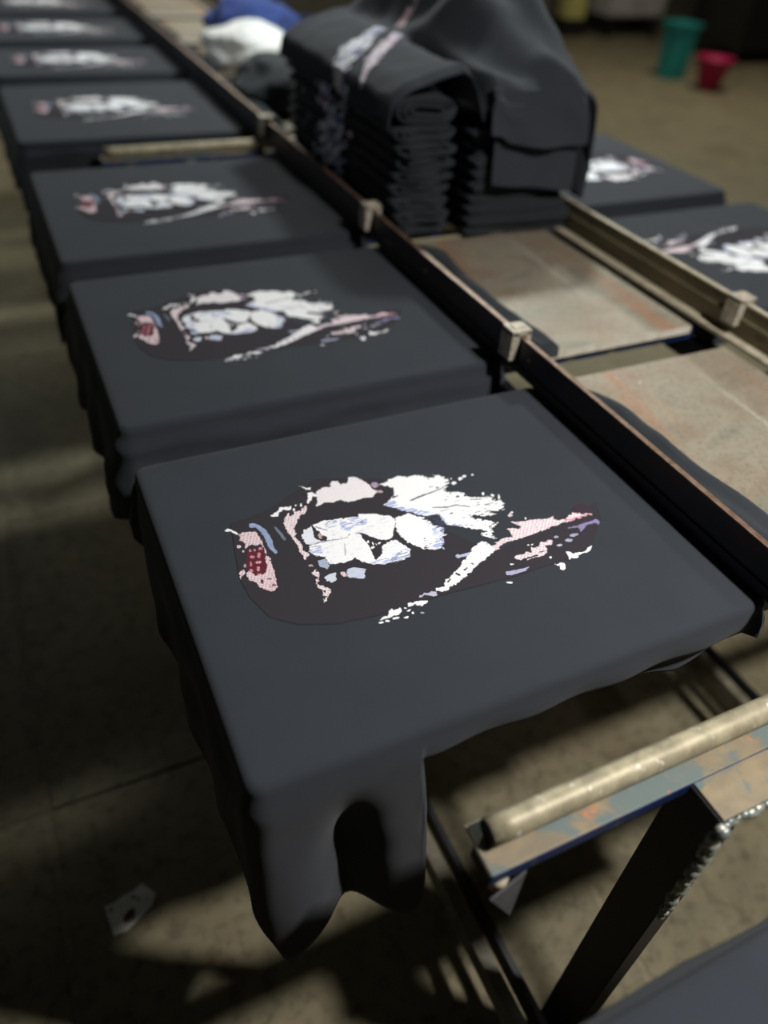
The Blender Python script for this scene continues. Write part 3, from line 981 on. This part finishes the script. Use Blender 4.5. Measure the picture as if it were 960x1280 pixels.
# ------------------------------------------------------------------ pile of folded shirts
PX0, PXV, PX1 = 1.17, 1.415, 1.845
PY0, PY1 = 2.26, 3.36
ST_N = 9
H_L = 0.395
ths = [.040, .043, .039, .044, .040, .046, .043, .050, .085]
zst = [0.004 + sum(ths[:i]) for i in range(10)]
H_L = sum(ths)
th = H_L / ST_N
rp = random.Random(12)


def sweep(bm, sec, y0f, y1, O, thick, nseg, seed, wob=0.008, close=True):
    """sweep an open section (list of x,z) along y as a cloth ribbon with thickness"""
    n = len(sec)
    nor = []
    for i in range(n):
        a = sec[max(0, i - 1)]
        b_ = sec[min(n - 1, i + 1)]
        dx, dz = b_[0] - a[0], b_[1] - a[1]
        l = math.hypot(dx, dz) or 1
        nor.append((-dz / l, dx / l))
    loop2 = [(sec[i][0] + nor[i][0] * thick / 2, sec[i][1] + nor[i][1] * thick / 2) for i in range(n)] + \
            [(sec[i][0] - nor[i][0] * thick / 2, sec[i][1] - nor[i][1] * thick / 2) for i in reversed(range(n))]
    rows = []
    for j in range(nseg + 1):
        t = j / nseg
        r = []
        for k, (x, z) in enumerate(loop2):
            ys_ = y0f(x)
            y = ys_ + (y1 - ys_) * t
            xx_ = x + wob * ns(x * 4 + seed, y * 3, z * 20)
            zz = z + wob * .5 * ns(x * 5, y * 5 + seed, 3.3)
            r.append((V(xx_, y, zz) - O))
        rows.append(r)
    R = grid(bm, rows, True)
    m2 = len(loop2)
    for e in (0, -1):
        ring = R[e]
        for i in range(n - 1):
            f = (ring[i], ring[i + 1], ring[m2 - 2 - i], ring[m2 - 1 - i])
            try:
                bm.faces.new(f if e else f[::-1])
            except ValueError:
                pass


names = ['bottom', 'second', 'third', 'fourth', 'fifth', 'sixth', 'seventh', 'eighth', 'ninth']
for k in range(ST_N):
    z0 = zst[k]
    jx, jy = rp.uniform(-.012, .012), rp.uniform(-.015, .015)
    yb = PY0 + jy
    lab = 'folded black t-shirt in the tall pile, %s from the bottom' % names[k] if k else 'folded black t-shirt at the very bottom of the pile, on the bare plate'
    root = empty('folded_shirt', V(1.5, 2.8, z0), lab, 't-shirt', 'folded black t-shirts in the pile')
    O = root.location.copy()
    # left body part: rolled fold seen end-on
    xl, xr = PX0 + jx * .6, PXV - 0.012
    hh = ths[k] * 0.97
    sec = []
    turns = 2 if k < 7 else 3
    cxr = (xl + xr) / 2
    for q in range(turns * 20 + 1):
        a = math.pi * 2 * q / 20
        f = 0.40 + 0.57 * q / (turns * 20)
        ex = (xr - xl) / 2 * f
        ez = hh / 2 * (0.18 + .76 * q / (turns * 20))
        cx_ = abs(math.cos(a)) ** .55 * math.copysign(1, math.cos(a))
        cz_ = abs(math.sin(a)) ** .7 * math.copysign(1, math.sin(a))
        sec.append((cxr + ex * cx_, z0 + hh / 2 + ez * cz_))
    bm = bmesh.new()
    sweep(bm, sec, lambda x, yb=yb: yb + 0.05 + 0.06 * abs((x - cxr) / .12) ** 2 * .5 + 0.012 * math.sin(x * 40 + k), PY1, O, 0.0075, 14, k * 2.3)
    obj('rolled_body', bm, 'cloth_fold', root, True)
    # right sleeve part: flat zig-zag layers
    xa, xb = PXV + 0.018, PX1 + jx - (0.05 if k > 2 else 0.02) + .01 * math.sin(k * 2.1)
    hz = th * 0.92 * (0.80 if k < 7 else .85)
    zz0 = 0.004 + k * th * 0.80
    layers = 4
    sec = []
    for q in range(layers):
        z = zz0 + hz * (q + .5) / layers
        pts = [(xa + (xb - xa) * i / 6, z) for i in range(7)]
        if q % 2:
            pts = pts[::-1]
        if q:
            px_ = sec[-1][0]
            sg = 1 if px_ > (xa + xb) / 2 else -1
            dz = hz / layers
            for i in range(1, 4):
                a = -math.pi / 2 + math.pi * i / 4
                sec.append((px_ + sg * dz * .6 * math.cos(a), z - dz / 2 + dz / 2 * math.sin(a)))
        sec += pts
    bm = bmesh.new()
    sweep(bm, sec, lambda x, yb=yb: yb - 0.028 + 0.01 * math.sin(x * 9 + k) + 0.03 * max(0, 1.5 - x), PY1 - .02, O, 0.0066, 12, k * 1.9 + 40, wob=0.006)
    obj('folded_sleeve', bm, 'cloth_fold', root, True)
    # link of cloth between both parts
    bm = bmesh.new()
    ubox(bm, xr - 0.03, xa + 0.03, yb + 0.17, PY1 - .05, z0 + hh * .2, z0 + hh * .34, org=O)
    obj('middle_fold', bm, 'cloth_fold', root)
    # visible piece of the print on the rounded left edge
    W_, H_ = 150, 22
    jm = np.arange(H_ + 1) / H_
    im = np.arange(W_ + 1) / W_
    A_, Y_ = np.meshgrid(jm, im, indexing='ij')
    ang = math.pi / 2 + math.pi * (0.05 + .9 * A_)
    ex, ez = (xr - xl) / 2 * .97 + 0.0052, hh / 2 * .94 + 0.0035
    cs, sn = np.cos(ang), np.sin(ang)
    X_ = cxr + ex * np.sign(cs) * np.abs(cs) ** .55
    Z_ = z0 + hh / 2 + ez * np.sign(sn) * np.abs(sn) ** .7
    Yw = 2.60 + 0.62 * Y_
    posk = np.stack([(X_ * S - O.x) - 0.0016, Yw * S - O.y, (Z_ - z0) * S], -1)
    yy_c = Yw[:-1, :-1]
    zc_ = A_[:-1, :-1]
    n_a = vnoise(yy_c * 26 + k * 3.3, zc_ * 2.2 + k * 5, 3)
    n_b = vnoise(yy_c * 80, zc_ * 5 + k * 9, 8)
    dens = np.exp(-((yy_c - 2.86 - .02 * math.sin(k * 2.0)) / 0.135) ** 2)
    mk = (n_a * .72 + n_b * .28) < 0.16 + 0.50 * dens
    col = np.stack([0.70 + .25 * n_b, 0.72 + .23 * n_b, 0.85 + .1 * n_b], -1)
    blue = vnoise(yy_c * 40, zc_ * 3 + 7 * k, 11) > .62
    col[blue] = col[blue] * np.array([.35, .4, .75])
    pk = vnoise(yy_c * 30, zc_ * 3 + 3 * k, 21) > .8
    col[pk] = np.array([.38, .22, .26])
    me = ink_mesh('print_edge', mk, posk, col)
    o = bpy.data.objects.new('print_edge', me)
    o['kind'] = 'stuff'
    sc.collection.objects.link(o)
    o.parent = root

# loose shirts laid over the top of the pile
ZTOP = 0.004 + ST_N * th


def sheet(fn, nu, nv, O, name, mat, parent, thick=0.0016):
    bm = bmesh.new()
    pts = [[V(*fn(i / nu, j / nv)) - O for i in range(nu + 1)] for j in range(nv + 1)]
    grid(bm, pts)
    o = obj(name, bm, mat, parent, True)
    m_ = o.modifiers.new('thickness', 'SOLIDIFY')
    m_.thickness = thick
    m_.offset = 0
    return o


def top_h(x, y):
    """height of the heap surface"""
    h = ZTOP + 0.022
    h += 0.05 * sm(1.15, 1.4, x)
    h -= 0.11 * math.exp(-((x - 1.435) / 0.018) ** 2) * sm(2.9, 2.5, y)
    h += 0.17 * sm(2.35, 2.75, y) * sm(1.42, 1.62, x) * (1 - .35 * sm(1.74, 1.9, x))
    h += 0.045 * sm(1.45, 1.75, x) * sm(2.2, 2.5, y)
    h -= 0.050 * (1 - min(1, max(0, (y - 2.235) / 0.22))) ** 2 * sm(1.42, 1.5, x)
    return h


root = empty('draped_shirt', V(1.5, 2.8, ZTOP), 'uppermost loose black t-shirt heaped on the pile, printed left part hanging over', 't-shirt', 'loose black t-shirts on top of the pile')
O = root.location.copy()


def fn_top(u, v):
    # u: left hang -> across to right -> right hang ; v: front -> back
    Y0, Y1 = 2.235, 3.34
    s_ = u * 0.975
    Y0 += 0.085 * sm(0.34, 0.29, s_)
    y = Y0 + (Y1 - Y0) * v
    hangL, wid, hangR = 0.055, 0.70, 0.22
    tot = hangL + wid + hangR
    s = u * tot
    r = 0.045
    if s < hangL:
        d = hangL - s
        x = 1.150 - 0.010 * d / hangL
        z = top_h(1.15, y) - d - .008
    elif s < hangL + wid:
        x = 1.150 + (s - hangL)
        z = top_h(x, y)
    else:
        d = s - hangL - wid
        x = 1.85 + 0.05 * d / hangR + .015 * math.sin(y * 14)
        z = top_h(1.85, y) - d * .95
    # rounding of the corners
    dl = abs(x - 1.15) if s > hangL else 0
    if s >= hangL and s < hangL + 0.09:
        t = (s - hangL) / 0.09
        z -= 0.035 * (1 - t) ** 2
    elif s < hangL:
        z -= 0.035
    if hangL + wid - .08 < s < hangL + wid:
        t = (hangL + wid - s) / 0.08
        z -= 0.03 * (1 - t) ** 2
    elif s >= hangL + wid:
        z -= 0.03
    amp = sm(1.3, 1.6, x)
    z += amp * (0.020 * ns(x * 7, y * 5, 4) + 0.016 * math.sin((x * 1.5 + y * .8) * 16 + 3 * ns(x * 3, y * 3, 9)))
    z += 0.006 * ns(x * 12, y * 10, 2)
    # front drooping for the part left of the notch
    if v < .04:
        z -= (0.04 - v) * .4
    x += 0.006 * ns(y * 8, z * 10, 1)
    return x, y, z


sheet(fn_top, 110, 120, O, 'shirt_body', 'cloth', root, 0.002)


def fn_front(u, v):
    # front flap over the sleeves: u left->right, v top->bottom
    x = 1.452 + 0.43 * u - 0.03 * v * (1 - u)
    L = 0.105 + 0.02 * math.sin(u * 3.1) + 0.03 * u
    d = L * v
    sw = 0.012 * math.sin((u * 1.3 - v * .35) * 8.5 + 1.2 * ns(u * 2, v, 5)) * sm(0, .5, v)
    sw += 0.003 * ns(u * 9, v * 4, 1)
    y = 2.235 - 0.022 * sm(0, .2, v) - 0.055 * v - sw + 0.16 * sm(.78, 1.06, u)
    x -= 0.02 * sm(.8, 1, u)
    z = top_h(max(x, 1.47), 2.235) - 0.012 + 0.012 * (1 - sm(0, .15, v)) - d
    return x, y, z


sheet(fn_front, 50, 40, O, 'front_flap', 'cloth', root, 0.002)


def fn_front2(u, v):
    x = 1.462 + 0.39 * u
    d = (0.155 + 0.03 * u) * v
    y = 2.215 - 0.012 * sm(0, .2, v) - .02 * v + 0.007 * math.sin(u * 11 + v * 3) * v + 0.10 * sm(.8, 1.05, u)
    z = ZTOP - 0.085 - 0.02 * u - d
    return x, y, z


r2_ = empty('draped_shirt', V(1.5, 2.8, ZTOP - .1), 'loose black t-shirt just under the uppermost one, its flat front flap hanging lower', 't-shirt', 'loose black t-shirts on top of the pile')
sheet(fn_front2, 40, 24, r2_.location.copy(), 'front_flap', 'cloth', r2_, 0.002)


def fn_in(u, v):
    x = 1.462 + 0.39 * u
    y = 2.232 + 1.0 * v
    z = ZTOP - 0.088 - .02 * u + (0.05 + 0.09 * u) * sm(0, .1, v)
    return x, y, z + .004 * ns(u * 7, v * 9)


def fn_right(u, v):
    y = 2.235 + 1.05 * u
    d = (0.30 + 0.05 * math.sin(u * 9)) * v
    x = 1.868 + 0.012 * math.sin(u * 40 + v * 3) + .02 * v * (1 - u)
    return x, y, top_h(1.85, y) - .06 - d


sheet(fn_right, 60, 20, r2_.location.copy(), 'side_flap', 'cloth', r2_, 0.002)

# print on the heap: curved strokes crossing the left shoulder of the top shirt
NU, NV = 300, 260
uu, vv = np.meshgrid(np.linspace(0.0, 0.66, NU + 1), np.linspace(0.12, 0.90, NV + 1))
posT = np.zeros(uu.shape + (3,))
for j in range(uu.shape[0]):
    for i in range(uu.shape[1]):
        if uu[j, i] < .7:
            p = V(*fn_top(uu[j, i], vv[j, i])) - O
            posT[j, i] = (p.x - (0.0022 if uu[j, i] < .13 else 0), p.y, p.z + 0.0022)
uc, vc = uu[:-1, :-1], vv[:-1, :-1]
sx = uc * 0.975 + 1.095     # unrolled x
sy = 2.235 + 1.185 * vc
n_a = vnoise(sx * 60, sy * 60, 31)
n_b = vnoise(sx * 130, sy * 130, 32)


def stroke(pts, w):
    best = np.full(sx.shape, 9.0)
    for (a, b_), (wa, wb) in zip(zip(pts, pts[1:]), zip(w, w[1:])):
        dx, dy = b_[0] - a[0], b_[1] - a[1]
        t = np.clip(((sx - a[0]) * dx + (sy - a[1]) * dy) / (dx * dx + dy * dy), 0, 1)
        d = np.hypot(sx - a[0] - t * dx, sy - a[1] - t * dy) / (wa + (wb - wa) * t)
        best = np.minimum(best, d)
    return best


d1 = stroke([(1.02, 2.60), (1.10, 2.66), (1.17, 2.74), (1.27, 2.86), (1.40, 2.96)], [.045, .05, .055, .05, .03])
d2 = stroke([(1.15, 2.50), (1.24, 2.62), (1.34, 2.75), (1.40, 2.82)], [.014, .03, .03, .012])
d3 = stroke([(1.47, 2.98), (1.56, 3.00)], [.028, .022])
mk = ((d1 + .9 * (n_a - .5)) < .85) & (n_b < .86) | ((d2 + .9 * (n_a - .5)) < .9) | ((d3 + 1.3 * (n_a - .5)) < .75)
col = np.ones(sx.shape + (3,)) * np.array([.80, .80, .86])
bl = vnoise(sx * 45, sy * 45, 40) > .66
col[bl] = (.36, .36, .55)
pk = (d3 < 1.4) | ((d2 < 1.2) & (n_b > .5))
col[pk] = (.74, .55, .60)
me = ink_mesh('print_edge', mk, posT, col)
o = bpy.data.objects.new('lion_print', me)
sc.collection.objects.link(o)
o.parent = root

# ------------------------------------------------------------------ bundle behind the pile


def blob(name, c, r, mat, label, cat, seed, flat=0.0):
    root_o = V(*c)
    bm = bmesh.new()
    bmesh.ops.create_icosphere(bm, subdivisions=5, radius=1)
    for v in bm.verts:
        p = v.co.copy()
        n_ = 1 + 0.22 * ns(p.x * 1.6 + seed, p.y * 1.6, p.z * 1.6) + 0.10 * abs(ns(p.x * 4 + seed, p.y * 4, p.z * 4))
        z = p.z * n_ * r[2]
        z = max(z, -r[2] * flat) + r[2] * flat
        v.co = Vector((p.x * n_ * r[0] * S, p.y * n_ * r[1] * S, z * S))
    o_ = obj(name, bm, mat, None, True, root_o)
    tag(o_, label, cat)
    return o_


blob('cloth_bundle', (1.50, 4.98, 0.0), (0.26, 0.26, 0.13), 'white_cloth', 'crumpled white cloth bundle on the plates behind the shirt pile', 'cloth', 3, .55)
blob('cloth_bundle', (1.62, 5.26, 0.12), (0.26, 0.20, 0.12), 'blue_cloth', 'crumpled royal blue cloth lying on the white bundle', 'cloth', 8, .4)

blob('crumpled_shirt', (1.44, 4.12, 0.0), (0.24, 0.36, 0.13), 'cloth_fold', 'crumpled black t-shirt lying between the tall pile and the white bundle', 't-shirt', 5, .5)

# ------------------------------------------------------------------ things on the floor and far back
bm = bmesh.new()
cx_, cy_ = -0.125 * S, 1.06 * S
outline = [(-.065, -.045), (-.03, -.050), (.01, -.036), (.05, -.020), (.070, .004), (.058, .030), (.048, .052), (.02, .044), (-.010, .046), (-.035, .040), (-.062, .044), (-.066, 0)]
# paper with torn holes: ring faces around holes using a fine grid
N_ = 60
hole = [(-0.012, -0.018, .016), (-0.050, .026, .006), (.014, .028, .006), (.024, .014, .005), (-.004, -.008, .010)]
vg = {}
for i in range(N_):
    for j in range(N_):
        x = -0.075 + 0.15 * (i + .5) / N_
        y = -0.058 + 0.116 * (j + .5) / N_
        ok = False
        n2 = len(outline)
        for q in range(n2):
            (xa_, ya_), (xb_, yb_) = outline[q], outline[(q + 1) % n2]
            if (ya_ > y) != (yb_ > y) and x < (xb_ - xa_) * (y - ya_) / (yb_ - ya_) + xa_:
                ok = not ok
        if any(math.hypot(x - a, y - b_) < r_ * (1 + .4 * ns(x * 120, y * 120)) for a, b_, r_ in hole):
            ok = False
        if not ok:
            continue
        f = []
        for di, dj in ((0, 0), (1, 0), (1, 1), (0, 1)):
            key = (i + di, j + dj)
            if key not in vg:
                X = -0.075 + 0.15 * key[0] / N_
                Y = -0.058 + 0.116 * key[1] / N_
                vg[key] = bm.verts.new((X * S * 1.0, Y * S, 0.0028 + 0.0012 * ns(X * 40, Y * 40, 2)))
            f.append(vg[key])
        bm.faces.new(f)
o = obj('paper_scrap', bm, 'paper', None, False, (cx_, cy_, 0.001))
o.rotation_euler = (0, 0, 0.15)
m_ = o.modifiers.new('thickness', 'SOLIDIFY')
m_.thickness = 0.0006
tag(o, 'torn white paper scrap with holes lying on the dark floor', 'paper')

root = empty('teal_bin', V(9.45, 9.85, FZ), 'blurred tall teal plastic bin far away on the brown floor', 'bin')
bm = bmesh.new()
prof = [(0.095, 0.0), (0.115, 0.37), (0.125, 0.37), (0.125, 0.40), (0.108, 0.40), (0.088, 0.02)]
rows = []
for r_, z_ in prof:
    rows.append([Vector((max(-r_ * .95, min(r_ * .95, 1.25 * r_ * math.cos(k * math.pi / 16))), max(-r_ * .95, min(r_ * .95, 1.25 * r_ * math.sin(k * math.pi / 16))), z_)) for k in range(32)])
R = grid(bm, rows, True)
bm.faces.new(R[0][::-1])
bm.faces.new(R[-1])
obj('tub', bm, 'teal', root)
bm = bmesh.new()
box(bm, (-.125, -.125, .4005), (.125, .125, .43))
obj('lid', bm, 'teal', root, bevel=.008)

root = empty('magenta_bucket', V(9.50, 9.10, FZ), 'blurred magenta plastic bucket far away beside the teal bin', 'bucket')
bm = bmesh.new()
prof = [(0.0, 0.0), (0.08, 0.0), (0.150, 0.23), (0.158, 0.23), (0.158, 0.245), (0.144, 0.245), (0.072, 0.02), (0.0, 0.02)]
rows = [[Vector((r_ * math.cos(k * math.pi / 16), r_ * math.sin(k * math.pi / 16), z_)) for k in range(32)] for r_, z_ in prof[1:-1]]
R = grid(bm, rows, True)
bm.faces.new(R[0][::-1])
bm.faces.new(R[-1])
obj('tub', bm, 'magenta', root, True)
bm = bmesh.new()
rows = []
for q in range(17):
    a = math.pi * q / 16
    c = Vector((0.162 * math.cos(a), 0.15 * math.sin(a), 0.24 - 0.05 * math.sin(a)))
    rows.append([c + Vector((0, .005 * math.cos(t * math.pi / 3), .005 * math.sin(t * math.pi / 3))) for t in range(6)])
grid(bm, rows, True)
obj('handle', bm, 'black', root, True)

root = empty('storage_cabinet', V(11.0, 13.0, FZ), 'blurred pale grey cabinet on dark feet against the back wall', 'cabinet')
bm = bmesh.new()
box(bm, (-0.36, -0.2, 0.20), (0.36, 0.2, 1.5))
obj('body', bm, 'cabinet', root, bevel=.005)
for sx_ in (-.178, .178):
    bm = bmesh.new()
    box(bm, (sx_ - .172, -0.215, 0.22), (sx_ + .172, -0.201, 1.48))
    d_ = obj('door', bm, 'cabinet', root, bevel=.003)
    bm = bmesh.new()
    hx = sx_ + (.13 if sx_ < 0 else -.13)
    box(bm, (hx - .01, -0.235, 0.8), (hx + .01, -0.2155, 0.95))
    obj('handle', bm, 'black', d_)
for sx_ in (-.33, .29):
    for sy_ in (-.19, .15):
        bm = bmesh.new()
        box(bm, (sx_, sy_, 0), (sx_ + .04, sy_ + .04, .1995))
        obj('foot', bm, 'black', root)

root = empty('yellow_post', V(9.9, 13.1, FZ), 'blurred yellow post beside the pale cabinet', 'post')
bm = bmesh.new()
box(bm, (-0.12, -0.08, 0.16), (0.12, 0.08, 2.6))
obj('shaft', bm, 'yellow', root)
bm = bmesh.new()
box(bm, (-0.15, -0.11, 0), (0.15, 0.11, 0.158))
obj('base_block', bm, 'black', root)

root = empty('shadow_bench', V(13.4, 11.0, FZ), 'dark blurred bench shape standing in for the shadowed top right corner', 'bench')  # black bench shape put in for the dark shadow area of this corner
bm = bmesh.new()
box(bm, (-1.35, -0.4, 0.74), (1.2, 0.4, 0.80))
obj('top', bm, 'black', root)
bm = bmesh.new()
box(bm, (-1.25, -0.34, 0.12), (1.1, 0.36, 0.735))
obj('carcass', bm, 'black', root)
for sx_ in (-1.3, 1.05):
    for sy_ in (-.38, .3):
        bm = bmesh.new()
        box(bm, (sx_, sy_, 0), (sx_ + .045, sy_ + .045, .738))
        obj('leg', bm, 'black', root)
